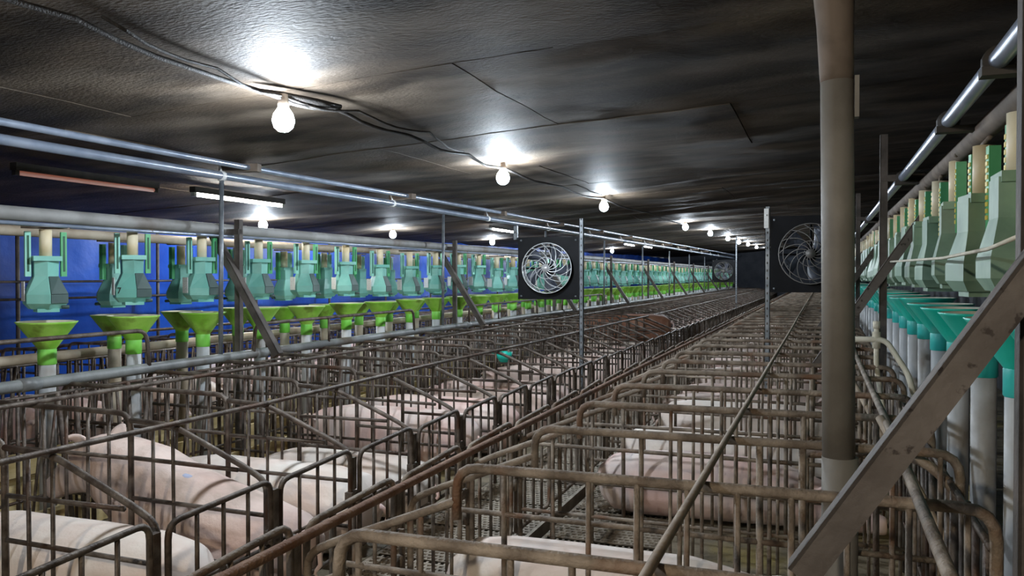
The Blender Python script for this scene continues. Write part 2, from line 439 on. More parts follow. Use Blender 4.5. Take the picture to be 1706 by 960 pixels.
varL = [divider_meshes(0.75, 0.865, 'crate_steel', 0.0135, [0.50, 0.62], s) for s in (1, 2, 3)]
varR = [divider_meshes(0.52, 0.935, 'crate_steel_dusty', 0.0150, [0.18, 0.40], s, leg=0.78, gap=0.40) for s in (4, 5, 6)]
varB = [divider_meshes(0.60, 0.86, 'crate_steel', 0.0135, [0.2, 0.4], s) for s in (7, 8)]
place_dividers('L', varL, XL_GATE, PI, YL0, 0, 70, 11,
    ('{} brown steel crate divider of the green funnel row from the camera end', 'distant brown steel crate divider far along the green funnel row'),
    'dividers of the green funnel row', 'crate_steel')
place_dividers('R', varR, XR_GATE, 0, YR0, 0, 70, 11,
    ('{} dusty thick tube crate divider of the teal funnel row from the camera end', 'distant dusty crate divider far along the teal funnel row'),
    'dividers of the teal funnel row', 'crate_steel_dusty')
place_dividers('B', varB, -7.35, 0, 2.6, 0, 66, 0,
    ('', 'brown steel crate divider in the row under the blue tarp'), 'dividers of the tarp side row', 'crate_steel')

# ------------------------------------------------------------------ rear gates
def gate_meshes(mt, w, top, round_both, r, bot=0.14):
    P = []
    P.append(('gate_frame', MB().tube(fillet([(0, 0, bot), (0, 0, top - 0.01), (0, w, top + 0.012), (0, w, bot), (0, 0.0, bot)], 0.06), r, 8).mesh('gate_frame', mt)))
    for i in range(1, 4):
        P.append(('bar', MB().tube([(0, w * i / 4, bot), (0, w * i / 4, top)], 0.009, 6).mesh('bar', mt)))
    P.append(('rail', MB().tube([(0.0, 0, 0.36), (0.0, w, 0.36)], 0.0085, 6).mesh('rail', mt)))
    b = MB().box((-0.012, w + 0.004, top - 0.19), (0.014, w + 0.038, top - 0.03)).box((-0.02, w - 0.02, top - 0.24), (0.02, w + 0.05, top - 0.2))
    P.append(('latch', b.mesh('latch', mt)))
    P.append(('hinge', MB().tube([(0, -0.022, 0.33), (0, -0.022, 0.39)], 0.018, 6).mesh('hinge', mt)))
    return P
def place_gates(P, x, y0, k0, near, labels, group, mt, cat='gate'):
    farm = merged(P, 'crate_gate', mt)
    k = k0
    while True:
        y = y0 + PITCHC * k + 0.035
        if y > Y_END - 1: break
        ang = R.uniform(-0.02, 0.02)
        if k - k0 < near:
            o = assemble('crate_gate', P, (x, y, 0), ang); lab = labels[0].format(nth(k - k0))
        else:
            o = ob('crate_gate', farm, None, (x, y, 0), (0, 0, ang)); lab = labels[0].format(nth(k - k0)) if k - k0 < len(ORD) else labels[1]
        tag(o, lab, cat, group)
        k += 1
gL = gate_meshes('crate_steel', 0.575, 0.625, False, 0.0125)
gR = [p for p in gate_meshes('crate_steel_dusty', 0.575, 0.70, True, 0.0125, 0.10) if p[0] != 'rail']
place_gates(gL, XL_GATE + 0.035, YL0, -1, 10, ('{} barred rear gate of the green funnel row from the camera end', 'distant barred rear gate far along the green funnel row'), 'rear gates of the green funnel row', 'crate_steel')
place_gates(gR, XR_GATE - 0.045, YR0, 0, 10, ('{} barred rear gate of the teal funnel row from the camera end', 'distant barred rear gate far along the teal funnel row'), 'rear gates of the teal funnel row', 'crate_steel_dusty')

# ------------------------------------------------------------------ long rails and pipes running down the barn
def long_tube(name, x, z, r, mt, label, cat, y0=-2.5, y1=Y_END - 0.6, wob=0.006, n=10, step=2.0, dz=0.0):
    pts = []; y = y0
    while y < y1:
        pts.append((x + R.uniform(-wob, wob), y, z + R.uniform(-wob, wob) + dz * max(0, y - 5))); y += step
    pts.append((x, y1, z + dz * max(0, y1 - 5)))
    o = ob(name, MB().tube(pts, r, n).mesh(name, mt))
    return tag(o, label, cat)
long_tube('crossing_rail', XL_BAR, 0.842, 0.0125, 'crate_steel', 'thin brown steel rail crossing the middle of the green funnel crates', 'rail')
long_tube('crossing_rail', XL_HEAD, 0.892, 0.0125, 'crate_steel', 'thin brown steel rail on the hoops just before the grey water pipe', 'rail')
long_tube('rusty_rail', XR_GATE - 0.005, 0.675, 0.0175, 'rusty_rail', 'long rust red rail joining the rear gates of the teal funnel crates', 'rail')
long_tube('loose_rod', -0.29, 0.966, 0.0105, 'bare_rod', 'long pale brown rod lying lengthwise on the teal funnel crates', 'rod', wob=0.003)
long_tube('crossing_rail', 0.22, 0.962, 0.014, 'crate_steel_dusty', 'dusty steel rail over the front ends of the teal funnel crates', 'rail')
# grey water pipe with couplings
wp = long_tube('water_pipe', XL_PIPE, 0.90, 0.034, 'grey_plastic_pipe', 'thick grey plastic pipe along the head end of the green funnel crates', 'pipe', wob=0.004, n=14)
cp = MB().tube([(0, -0.06, 0), (0, 0.06, 0)], 0.039, 14).mesh('coupling', 'grey_plastic_pipe')
for y in (3.3, 5.3, 9.3, 13.3, 17.3, 21.3): ob('coupling', cp, wp, (XL_PIPE, y, 0.90))
# upper pipes
u1 = long_tube('ceiling_pipe', XL_PIPE, 2.23, 0.030, 'steel_pipe_blue', 'lower of two blue grey steel pipes running under the ceiling', 'pipe', wob=0.003, n=12, dz=0.004)
u2 = long_tube('ceiling_pipe', XL_PIPE + 0.15, 2.298, 0.021, 'steel_pipe_blue', 'upper slimmer blue grey steel pipe hugging the ceiling', 'pipe', wob=0.006, n=12, dz=0.006)
cl = MB().tube([(0, -0.018, 0), (0, 0.018, 0)], 0.037, 12).tube([(0, 0, 0.03), (-0.02, 0, 0.09)], 0.008, 6).mesh('clamp', 'white_plastic')
for i in range(14): ob('clamp', cl, u1, (XL_PIPE, 2.32 + 2.55 * i, 2.23 + 0.004 * max(0, 2.32 + 2.55 * i - 5)))
hb = MB().box((-0.06, -0.035, -0.028), (0.24, 0.035, 0.03)).mesh('hanger_block', 'dusty_brown')
for i in range(12):
    yy = 2.42 + 2.55 * i
    o = ob('hanger_block', hb, None, (XL_PIPE - 0.02, yy, 2.292 + 0.004 * max(0, yy - 5) + 0.004), (0, 0, R.uniform(-.25, .25)))
    tag(o, (nth(i) + ' ' if i < 5 else 'distant ') + ('wooden hanger block on the ceiling pipes from the camera end' if i < 5 else 'wooden hanger block far along the ceiling pipes'), 'bracket', 'hanger blocks of the ceiling pipes')
# galvanised poles between water pipe and ceiling pipe
pl = MB().tube([(0, 0, 0), (0.0, 0.02, 1.31)], 0.0165, 8).mesh('support_pole', 'galvanised')
for i in range(1, 11):
    yy = 1.10 + 3.75 * i
    o = ob('support_pole', pl, None, (XL_PIPE, yy, 0.90))
    lab = ('{} slim galvanised pole on the grey water pipe from the camera end'.format(nth(i - 1)) if 1 <= i < 7 else 'distant slim galvanised pole between grey water pipe and ceiling pipe')
    tag(o, lab, 'pole', 'galvanised poles on the grey water pipe')

# angle iron posts with raking braces, both sides
def angle(p0, p1, wdt, t, side, up):
    """L-section between two points; side/up are unit vectors of the two flanges"""
    p0, p1, s, u = Vector(p0), Vector(p1), Vector(side), Vector(up)
    b = MB()
    for d, e in ((s * wdt, u * t), (u * wdt, s * t)):
        q0 = [p0, p0 + d, p0 + d + e, p0 + e]; q1 = [p1, p1 + d, p1 + d + e, p1 + e]
        b.rings([q0, q1])
    return b
def frame_set(x, y0, step, n, sgn, zoff, label_post, cat='post', bm='angle_iron'):
    post = angle((0, 0, 0), (0, 0, 2.0 + zoff), 0.045, 0.006, (sgn, 0, 0), (0, 1, 0)).mesh('upright', 'post_dark')
    d = Vector((0.59 * sgn, 0, 0.88)).normalized(); nrm = Vector((-d.z * sgn, 0, abs(d.x)))
    br = angle(Vector((-0.40 * sgn, -0.03, 0.93)), Vector((0.20 * sgn, -0.03, 1.86)), 0.062, 0.007, (0, -1, 0), nrm * -1 * 1.0)
    br = angle(Vector((-0.40 * sgn, -0.06, 0.93)), Vector((0.22 * sgn, -0.06, 1.88)), 0.058, 0.007, (d.z * 1.0 * sgn, 0, -abs(d.x)), (0, 1, 0)).mesh('brace', bm)
    arm = MB().box((min(0, 0.26 * sgn), -0.006, 1.86 + zoff * .6), (max(0, 0.26 * sgn), 0.034, 1.90 + zoff * .6)).mesh('arm', 'post_dark')
    for i in range(n):
        o = assemble('brace_post', [('upright', post), ('brace', br), ('arm', arm)], (x, y0 + step * i, 0))
        lab = label_post[0].format(nth(i)) if i < 5 else label_post[1]
        tag(o, lab, cat, label_post[2])
frame_set(XL_PIPE - 0.05, 5.12, 3.95, 10, -1, -0.07, ('{} dark braced iron post of the green feeder row from the camera end', 'distant dark iron post with raking brace along the green feeder row', 'braced posts of the green feeder row'), bm='post_dark')
frame_set(XR_POST, 1.74, 3.99, 11, 1, 0.40, ('{} braced angle iron post of the teal funnel row from the camera end', 'distant angle iron post with raking brace along the teal funnel row', 'braced posts of the teal funnel row'))

# guard hoops on top of the grey water pipe
def guard(y0, y1, z, lab, x=XL_PIPE + 0.02):
    o = ob('guard_hoop', MB().tube(fillet([(x, y0, 0.92), (x, y0 + 0.02, z), (x, y1 - 0.02, z + 0.01), (x, y1, 0.92)], 0.08), 0.0135, 8).mesh('guard_hoop', 'crate_steel'))
    tag(o, lab, 'hoop', 'guard hoops on the grey water pipe')
    ob('strut', MB().tube([(x, (y0 + y1) / 2 - .3, 0.92), (x, (y0 + y1) / 2 - .3, z)], 0.011, 6).mesh('strut', 'crate_steel'), o)
guard(1.3, 4.15, 1.14, 'low brown guard hoop before the two frontmost green funnels')
guard(5.2, 7.85, 1.13, 'low brown guard hoop behind the dark raking brace and first tall pole')
guard(9.3, 11.9, 1.13, 'low brown guard hoop partly hidden behind the square white wired fan')
guard(13.2, 15.9, 1.13, 'small distant guard hoop beyond the white wired fan')

# ------------------------------------------------------------------ troughs and front grilles
def trough(x0, x1, lab, mt='trough_board'):
    t = empty('feed_trough', (0, 0, 0)); tag(t, lab, 'trough')
    y = -2.4; i = 0
    while y < 30:
        L_ = 2.95
        ob('side_board', MB().box((x0 - 0.012, y, 0), (x0 + 0.012, y + L_, 0.17)).mesh('side_board', mt), t, (R.uniform(-.008, .008), 0, R.uniform(0, .01)))
        ob('side_board', MB().box((x1 - 0.012, y, 0), (x1 + 0.012, y + L_, 0.24)).mesh('side_board', mt), t, (R.uniform(-.008, .008), 0, R.uniform(0, .01)))
        y += 3.0
    ob('trough_bed', MB().box((x0, -2.4, 0.004), (x1, Y_END - 1, 0.05)).mesh('trough_bed', 'concrete'), t)
    return t
trough(-4.12, -4.52, 'yellow wooden feed trough along the heads of the green funnel crates')
trough(-4.92, -5.30, 'yellow wooden feed trough along the heads of the tarp side crates')
trough(0.42, 0.82, 'stained wooden feed trough under the teal funnels')

def grille_mesh(seed):
    rr = random.Random(seed); P = []
    P.append(('rail', MB().tube([(0, 0.0, 0.30), (0, 0.64, 0.30)], 0.009, 6).mesh('rail', 'crate_steel')))
    P.append(('rail', MB().tube([(0, 0.0, 0.85), (0, 0.64, 0.85)], 0.010, 6).mesh('rail', 'crate_steel')))
    for i in range(7):
        y = 0.05 + 0.09 * i + rr.uniform(-.02, .02)
        ln = rr.choice([-0.05, 0.05, 0.03, -0.03, 0.0])
        P.append(('bar', MB().tube([(0.01 * (i % 2), y - ln, 0.06), (0.01 * (i % 2), y + ln, 0.85)], rr.choice([0.008, 0.010, 0.014]), 6).mesh('bar', 'crate_steel')))
    return P
grs = [grille_mesh(s) for s in (11, 12, 13)]
grm = [merged(g, 'front_grille', 'crate_steel') for g in grs]
for (x, y0, n, rowlab, near) in ((-3.98, YL0 + PITCHC, 66, 'green funnel row', 12), (-5.42, 2.6, 60, 'tarp side row', 0), (0.38, YR0 + PITCHC, 66, 'teal funnel row', 6)):
    for k in range(n):
        y = y0 + PITCHC * k
        if y > Y_END - 1: break
        if k < near:
            o = assemble('front_grille', grs[k % 3], (x, y, 0)); lab = f'{nth(k)} grille of leaning brown bars heading the {rowlab} from the camera end'
        else:
            o = ob('front_grille', grm[k % 3], None, (x, y, 0))
            lab = f'distant grille of leaning brown bars heading the {rowlab}' if near else 'grille of leaning brown bars heading the crates under the blue tarp'
        tag(o, lab, 'grille', f'front grilles of the {rowlab}')

# ------------------------------------------------------------------ feeders and funnels
def feeder_parts(kind):
    body_m = {'L': 'feeder_mint', 'R': 'feeder_dusty'}[kind]
    b = MB()
    def pent(z, bx, w, fx, px):
        return [(-bx, -w, z), (-bx, w, z), (fx, w, z), (px, 0, z), (fx, -w, z)][::-1]
    b.rings([pent(0.31, .065, .068, .03, .062), pent(0.20, .065, .066, .024, .06), pent(0.09, .09, .112, .045, .125), pent(0.035, .09, .112, .045, .125), pent(0.0, .07, .085, .03, .085)][::-1])
    P = [('hopper_body', b.mesh('hopper_body', body_m), (0, 0, 0), [('collar', MB().box((-.06, -.078, .295), (.07, .078, .325)).mesh('collar', body_m)),
         ('outlet_flap', MB().box((-.06, -.06, -.018), (.075, .06, .003)).mesh('outlet_flap', body_m)),
         ('pivot', MB().tube([(.06, .075, .012), (.06, .115, .012)], .012, 8).mesh('pivot', 'feeder_mint_dark'))])]
    if kind == 'L':
        nv = (Vector((-.08, .112, 0)).cross(Vector((-.065, 0, .11)))).normalized()
        A_, B_, C_, D_ = Vector((.123, .003, .09)), Vector((.047, .110, .09)), Vector((.026, .062, .198)), Vector((.060, .003, .198))
        E_, F_ = Vector((.047, .110, .036)), Vector((.123, .003, .036)); nl = Vector((.112, .08, 0)).normalized()
        P.append(('front_plate', MB().rings([[p - nv * .004 for p in (A_, B_, C_, D_)], [p + nv * .007 for p in (A_, B_, C_, D_)]]).rings([[p - nl * .004 for p in (F_, E_, B_, A_)], [p + nl * .006 for p in (F_, E_, B_, A_)]]).mesh('front_plate', 'feeder_mint_dark')))
    r = MB().box((-.018, -.016, .20), (.018, .016, .475)).mesh('guide_rail', 'rail_mint' if kind == 'L' else 'rail_green')
    sl = MB().box((.0175, -.006, .23), (.0205, .006, .45)).mesh('slot', 'slot_dark' if kind == 'L' else 'yellow_scale')
    r2 = MB().box((-.018, -.016, .20), (.018, .016, .475)).mesh('guide_rail', 'rail_green')
    if kind == 'R':
        sl = MB()
        for i in range(10): sl.box((-.0215, -.010, .235 + .022 * i), (-.0175, .010, .249 + .022 * i))
        sl = sl.mesh('scale_teeth', 'yellow_scale')
        P.append(('guide_rail', r, (0, -.098, 0), [('scale_teeth', sl)])); P.append(('guide_rail', r2, (0, .098, 0), [('scale_teeth', sl)]))
    else:
        P.append(('guide_rail', r, (0, -.098, 0), [('slot', sl)])); P.append(('guide_rail', r2, (0, .098, 0), [('slot', sl)]))
    P.append(('drop_tube', MB().tube([(0, 0, .32), (0, 0, .49)], .036, 12).mesh('drop_tube', 'feed_tube')))
    if kind == 'L': P.append(('paper_tag', MB().box((-.075, -.121, .05), (.02, -.117, .17)).mesh('paper_tag', 'paper')))
    P.append(('tube_tie', MB().tube([(-.02, -.13, .50), (.02, .13, .50)], .008, 5).mesh('tube_tie', 'socket_brown')))
    return P
def far_feeder(P, name):
    b = MB(); mats = []
    for p in P:
        items = [(p[1], p[2] if len(p) > 2 else (0, 0, 0))] + ([(q[1], p[2]) for q in p[3]] if len(p) > 3 else [])
        for me, off in items:
            mt = me.materials[0]
            if mt not in mats: mats.append(mt)
            o = len(b.v); b.v += [tuple(v.co + Vector(off)) for v in me.vertices]
            for q in me.polygons:
                b.f.append([o + i for i in q.vertices]); b.mi.append(mats.index(mt)); b.sm.append(q.use_smooth)
    return b.mesh(name, mats)
fpL, fpR = feeder_parts('L'), feeder_parts('R')
ffL, ffR = far_feeder(fpL, 'drop_feeder'), far_feeder(fpR, 'drop_feeder')

def funnel_parts(cm, km, pipe_m, H):
    """origin at the foot of the pipe; H = height of the rim"""
    b = MB()
    b.lathe([(.046, H - .175), (.05, H - .16), (.158, H - .012), (.168, H), (.160, H + .001), (.150, H - .012), (.045, H - .158)], 24)
    cone = b.mesh('cone', cm)
    rim = MB().lathe([(.1605, H + .0015), (.150, H - .0105), (.10, H - .075)], 24).mesh('dusty_lining', 'dust_cream')
    col = MB().lathe([(.049, H - .16), (.051, H - .165), (.051, H - .25), (.047, H - .255)], 18).mesh('collar', km)
    pipe = MB().tube([(0, 0, .06), (0, 0, H - .20)], .046, 16).mesh('drop_pipe', pipe_m)
    return [('cone', cone, (0, 0, 0), [('dusty_lining', rim)]), ('collar', col), ('drop_pipe', pipe)]
nL, nB, nR = funnel_parts('funnel_green', 'collar_green', 'pale_plastic_pipe', 1.24), funnel_parts('funnel_green', 'collar_green', 'cream_pipe', 1.20), funnel_parts('funnel_teal', 'collar_teal', 'pale_plastic_pipe', 1.36)
fnL, fnB, fnR = far_feeder(nL, 'feed_funnel'), far_feeder(nB, 'feed_funnel'), far_feeder(nR, 'feed_funnel')
YF = [3.58 + 0.655 * i for i in range(64)]
YFB = [4.74 + 0.70 * i for i in range(58)]
YFR = [2.43 + 0.65 * i for i in range(64)]
FEED = ((XL_STEM, YF, 1.315, -0.55, 0.96, fpL, ffL, nL, fnL, 15, 'mint green drop feeder over the green funnel row', 'bright green feed funnel on a grey pipe', 'L', .0),
        (-5.0, YFB, 1.27, PI, 0.96, fpL, ffL, nB, fnB, 8, 'mint green drop feeder hung before the blue tarp', 'small green feed funnel before the blue tarp', 'B', .0),
        (XR_STEM, YFR, 1.45, 0, 1.18, fpR, ffR, nR, fnR, 8, 'dusty sage drop feeder over the teal funnels', 'teal feed funnel with dusty rim', 'R', .0))
for (x, ysq, zf, rz, sc, fp, ff, npt, fn, near, lf, ln, key, _) in FEED:
    for i, y in enumerate(ysq):
        if y > Y_END - 2: break
        ang = rz + (R.uniform(-.12, .12))
        zz = zf + R.uniform(-.02, .02)
        if i < near: o = assemble('drop_feeder', fp, (x, y, zz), ang, sc)
        else: o = ob('drop_feeder', ff, None, (x, y, zz), (0, 0, ang), sc)
        tag(o, f'{nth(i)} {lf} from the camera end' if i < len(ORD) else f'distant {lf}', 'feeder', f'{lf} set')
        dz = R.uniform(-.012, .012)
        if i < near: o = assemble('feed_funnel', npt, (x + .005, y, dz), R.uniform(0, 6))
        else: o = ob('feed_funnel', fn, None, (x + .005, y, dz), (0, 0, R.uniform(0, 6)))
        tag(o, f'{nth(i)} {ln} from the camera end' if i < len(ORD) else f'distant {ln}', 'funnel', f'{ln} set')
# digit on the second feeder
fc = bpy.data.curves.new('digit', 'FONT'); fc.body = '7'; fc.size = 0.06; fc.extrude = 0.0008
to = bpy.data.objects.new('digit', fc); C.objects.link(to)
bpy.context.view_layer.update()
me = bpy.data.meshes.new_from_object(to.evaluated_get(bpy.context.evaluated_depsgraph_get()))
bpy.data.objects.remove(to); me.materials.clear(); me.materials.append(M['print_black'])
f2 = [o for o in bpy.data.objects if o.get('label', '').startswith('second mint green drop feeder over')][0]
dg = ob('printed_digit', me, f2, (0.052, -0.118, 0.06), (PI / 2, 0, math.radians(56)))
dg.location = (0.055, -0.108, 0.062)
# augers
long_tube('auger_pipe', XL_STEM, 1.855, 0.042, 'auger_grey', 'thick grey feed auger pipe above the green funnel row feeders', 'pipe', n=14, wob=.004)
long_tube('conduit', XL_STEM + 0.075, 1.80, 0.012, 'steel_pipe_blue', 'slim blue grey conduit slung under the thick grey auger', 'conduit', n=8, wob=.004)
long_tube('auger_pipe', -5.0, 1.80, 0.036, 'cream_pipe', 'cream feed auger pipe before the blue tarp', 'pipe', n=12, wob=.004)
long_tube('head_pipe', -5.18, 0.92, 0.036, 'cream_pipe', 'cream plastic pipe at the head of the tarp side crates', 'pipe', n=12, wob=.004)
long_tube('crossing_rail', -5.40, 1.03, 0.012, 'crate_steel', 'thin dark rail above the cream pipe of the tarp side crates', 'rail')
sp = long_tube('shiny_pipe', 0.47, 2.12, 0.028, 'steel_pipe_blue', 'shiny blue steel pipe above the sage feeders', 'pipe', n=16, wob=.002)
long_tube('auger_pipe', XR_STEM, 2.075, 0.042, 'dusty_brown', 'dust brown auger pipe above the sage feeders', 'pipe', n=14, wob=.004)
bk = MB().box((-0.045, -0.03, -0.045), (0.30, 0.03, -0.02)).tube([(0, -.02, 0), (0, .02, 0)], .042, 14).mesh('pipe_bracket', 'fixture_dark')
for i, y in enumerate((1.75, 2.72, 3.72, 5.73, 9.7, 13.7)):
    o = ob('pipe_bracket', bk, None, (0.47, y, 2.12)); tag(o, f'{nth(i)} dark bracket clamping the shiny blue pipe from the camera end', 'bracket', 'brackets of the shiny pipe')
# pull cord past the sage feeders
b = MB().tube([(0.40, 1.8, 1.60), (0.43, 2.6, 1.575), (0.44, 3.6, 1.57), (0.40, 5.7, 1.59)], .006, 6)
tag(ob('pull_cord', b.mesh('pull_cord', 'dust_cream')), 'dusty cord strung across the fronts of the sage feeders', 'cord')
# PVC water line at the second braced post
wl = empty('water_line', (0, 0, 0)); tag(wl, 'dusty white plastic water line with tee beside the teal funnels', 'pipe')
ob('run', MB().tube(fillet([(0.06, 5.45, 1.11), (0.36, 5.45, 1.115), (0.47, 5.3, 0.93), (0.50, 5.2, 0.80)], .05), .017, 10).mesh('run', 'dust_cream'), wl)
ob('riser', MB().tube(fillet([(0.31, 5.46, 1.20), (0.31, 5.46, 0.95), (0.36, 5.4, 0.6), (0.38, 5.4, 0.05)], .05), .015, 10).mesh('riser', 'dust_cream'), wl)
ob('tee', MB().tube([(0.31, 5.46, 1.06), (0.31, 5.46, 1.16)], .024, 10).mesh('tee', 'dust_cream'), wl)
ob('cap', MB().tube([(0.31, 5.46, 1.18), (0.31, 5.46, 1.225)], .021, 10).mesh('cap', 'dust_cream'), wl)
for i, (p, q) in enumerate((((0.10, 5.2, 1.02), (0.42, 4.3, 0.45)), ((0.20, 3.3, 0.98), (0.55, 2.7, 0.30)))):
    o = ob('leaning_pipe', MB().tube([p, q], .016, 8).mesh('leaning_pipe', 'bare_rod'))
    tag(o, ('short dusty pipe leaning by the plastic water line', 'dusty pipe leaning down behind the scabbed brace')[i], 'pipe')
# bent rail at the front corner of the teal crates
o = ob('bent_rail', MB().tube(fillet([(-0.05, 2.95, 0.90), (0.30, 2.95, 0.92), (0.42, 2.9, 0.80), (0.43, 2.9, 0.1)], .1), .017, 8).mesh('bent_rail', 'crate_steel_dusty'))
tag(o, 'bent brown rail curving down behind the scabbed brace', 'rail')

# ------------------------------------------------------------------ big round post with its flared sleeve
pp = empty('plastic_post', (0.052, 2.83, 0)); tag(pp, 'thick dusty round post with sleeve, rising to the ceiling among the crates', 'post')
zt = ceil_z(0, 2.83) - 0.012
ob('lower_pipe', MB().tube([(0.004, 0, 0.0), (0.004, 0, 0.92)], .0555, 24).mesh('lower_pipe', 'drain_pipe'), pp)
ob('shaft', MB().tube([(0, 0, 0.90), (-0.006, 0, 1.6), (-0.012, 0, 2.16)], .0500, 24).mesh('shaft', 'drain_pipe'), pp)
ob('sleeve', MB().tube([(-0.012, 0, 2.12), (-0.013, 0, 2.15), (-0.018, 0, 2.3), (-0.024, 0, 2.45), (-0.03, 0, zt)], .05, 24, rad=[.0505, .052, .056, .066, .074]).mesh('sleeve', 'dusty_brown'), pp)
ob('strip', MB().box((.040, -.03, 2.0), (.0535, .012, 2.13)).mesh('strip', 'drain_pipe'), pp)

# ------------------------------------------------------------------ fans
def fan(loc, rz, wire, S=0.68, label='', small=False):
    f = empty('square_fan', loc, rz); tag(f, label, 'fan')
    h = S / 2; r = 0.272
    # plate with a round hole
    n = 48; b = MB(); vs = []; fs = []
    for k_ in range(n):
        a = 2 * PI * k_ / n; c, s = math.cos(a), math.sin(a)
        q = h / max(abs(c), abs(s))
        for yy in (-.014, .014):
            vs += [(r * c, yy, r * s), (q * c, yy, q * s)]
    for k_ in range(n):
        a, a2 = 4 * k_, 4 * ((k_ + 1) % n)
        fs += [(a, a2, a2 + 1, a + 1), (a + 2, a + 3, a2 + 3, a2 + 2), (a + 1, a2 + 1, a2 + 3, a + 3), (a, a + 2, a2 + 2, a2)]
    b._add(vs, fs); b.box((-h, 0, -h), (-h + .012, .07, h)).box((h - .012, 0, -h), (h, .07, h)).box((-h, 0, h - .012), (h, .07, h)).box((-h, 0, -h), (h, .07, -h + .012))
    ob('plate', b.mesh('plate', 'fan_black'), f)
    b = MB(); ring = [(r * math.cos(2 * PI * i / 40), -.0, r * math.sin(2 * PI * i / 40)) for i in range(40)]
    ring2 = [(r * math.cos(2 * PI * i / 40), -.085, r * math.sin(2 * PI * i / 40)) for i in range(40)]
    ring3 = [(1.02 * r * math.cos(2 * PI * i / 40), .1, 1.02 * r * math.sin(2 * PI * i / 40)) for i in range(40)]
    b.rings([ring3, ring, ring2], 0, True, False)
    ob('shroud', b.mesh('shroud', 'fan_black'), f)
    g = MB()
    for rr, yy in ((r, -.10), (r * .86, -.122), (r * .42, -.145)):
        pts = [(rr * math.cos(2 * PI * i / 36), yy, rr * math.sin(2 * PI * i / 36)) for i in range(37)]
        g.tube(pts, .0055 if rr == r else .0035, 5, False)
    ob('guard_ring', g.mesh('guard_ring', wire), f)
    sp_ = MB()
    pts = []
    for i in range(13):
        t = i / 12; rr = .035 + (r - .035) * t; a = 1.35 * t ** 0.8
        pts.append((rr * math.cos(a), -.152 + .055 * t ** 2, rr * math.sin(a)))
    wm = MB().tube(pts, .0042, 5, False).mesh('guard_wire', wire)
    for k_ in range(14):
        ob('guard_wire', wm, f, (0, 0, 0), (0, 2 * PI * k_ / 14, 0))
    ob('guard_boss', MB().tube([(0, -.162, 0), (0, -.14, 0)], .042, 18).mesh('guard_boss', wire), f)
    ob('motor', MB().tube([(0, -.06, 0), (0, .13, 0)], .062, 18, rad=[.055, .065]).mesh('motor', 'fan_black'), f)
    bl = MB()
    rings = []
    for i in range(6):
        t = i / 5; rr = .055 + .2 * t; wd = .035 + .05 * t; tw = math.radians(50 - 25 * t); sweep = 0.25 * t
        cx, cz = rr * math.cos(sweep), rr * math.sin(sweep)
        dx, dy = -math.sin(sweep) * math.cos(tw) * wd, math.sin(tw) * wd * .8
        dz = math.cos(sweep) * math.cos(tw) * wd
        rings.append([(cx - dx, -dy - .03, cz - dz), (cx + dx, dy - .03, cz + dz), (cx + dx, dy - .025, cz + dz), (cx - dx, -dy - .025, cz - dz)])
    bm = bl.rings(rings, 0, True).mesh('blade', 'fan_blade')
    for k_ in range(5): ob('blade', bm, f, (0, 0, 0), (0, 2 * PI * k_ / 5 + .3, 0))
    bo = MB().tube([(0, -.024, 0), (0, -.012, 0)], .011, 8).mesh('bolt', 'galvanised')
    for sx in (-1, 1):
        for sz in (-1, 1): ob('bolt', bo, f, (sx * (h - .035), 0, sz * (h - .035)))
    br_ = MB().tube([(0, .115, -r * 1.02), (0, .115, r * 1.02)], .01, 6).mesh('motor_strut', 'fan_black')
    ob('motor_strut', br_, f); ob('motor_strut', br_, f, (0, .002, 0), (0, PI / 2, 0))
    return f
fan((-2.80, 8.55, 1.585), 0.10, 'fan_wire', .68, 'square black fan with pale spiral wire guard above the green funnel crates')
fan((-0.10, 7.95, 1.70), 0.0, 'fan_wire_shaded', .70, 'dark square fan with shade-darkened guard beside the thick round post')
fan((-2.80, 25.6, 1.65), 0.05, 'fan_wire_shaded', .68, 'small distant black fan far along the green funnel row')
def channel(x, y, z0, z1, lab):
    p = empty('fan_post', (x, y, 0)); tag(p, lab, 'post')
    ob('channel', MB().box((-.022, -.018, z0), (.022, -.012, z1)).box((-.022, -.018, z0), (-.017, .018, z1)).box((.017, -.018, z0), (.022, .018, z1)).mesh('channel', 'galvanised'), p)
    hole = MB().box((-.006, -.0195, -.010), (.006, -.0178, .010)).mesh('hole', 'fixture_dark')
    z = z0 + .08
    while z < z1: ob('hole', hole, p, (0, 0, z)); z += .07
channel(-2.43, 8.57, 0.0, 2.12, 'perforated galvanised channel post carrying the white wired fan')
channel(-3.165, 8.50, 1.90, 2.05, 'short channel hanger on the tarp side of the white wired fan')
channel(-0.475, 7.95, 0.0, 2.14, 'slim perforated post beside the dark shaded fan')
channel(-2.43, 25.6, 0.0, ceil_z(-2.43, 25.6) + .01, 'faint distant post carrying the small far fan')
tag(ob('switch_plate', MB().box((-.02, -.012, -.09), (.02, .0, .09)).tube([(0, -.02, .03), (0, -.008, .03)], .008, 6).mesh('switch_plate', 'white_plastic'), None, (-0.485, 7.92, 2.03)), 'white plastic strip on the slim post of the dark fan', 'plate')

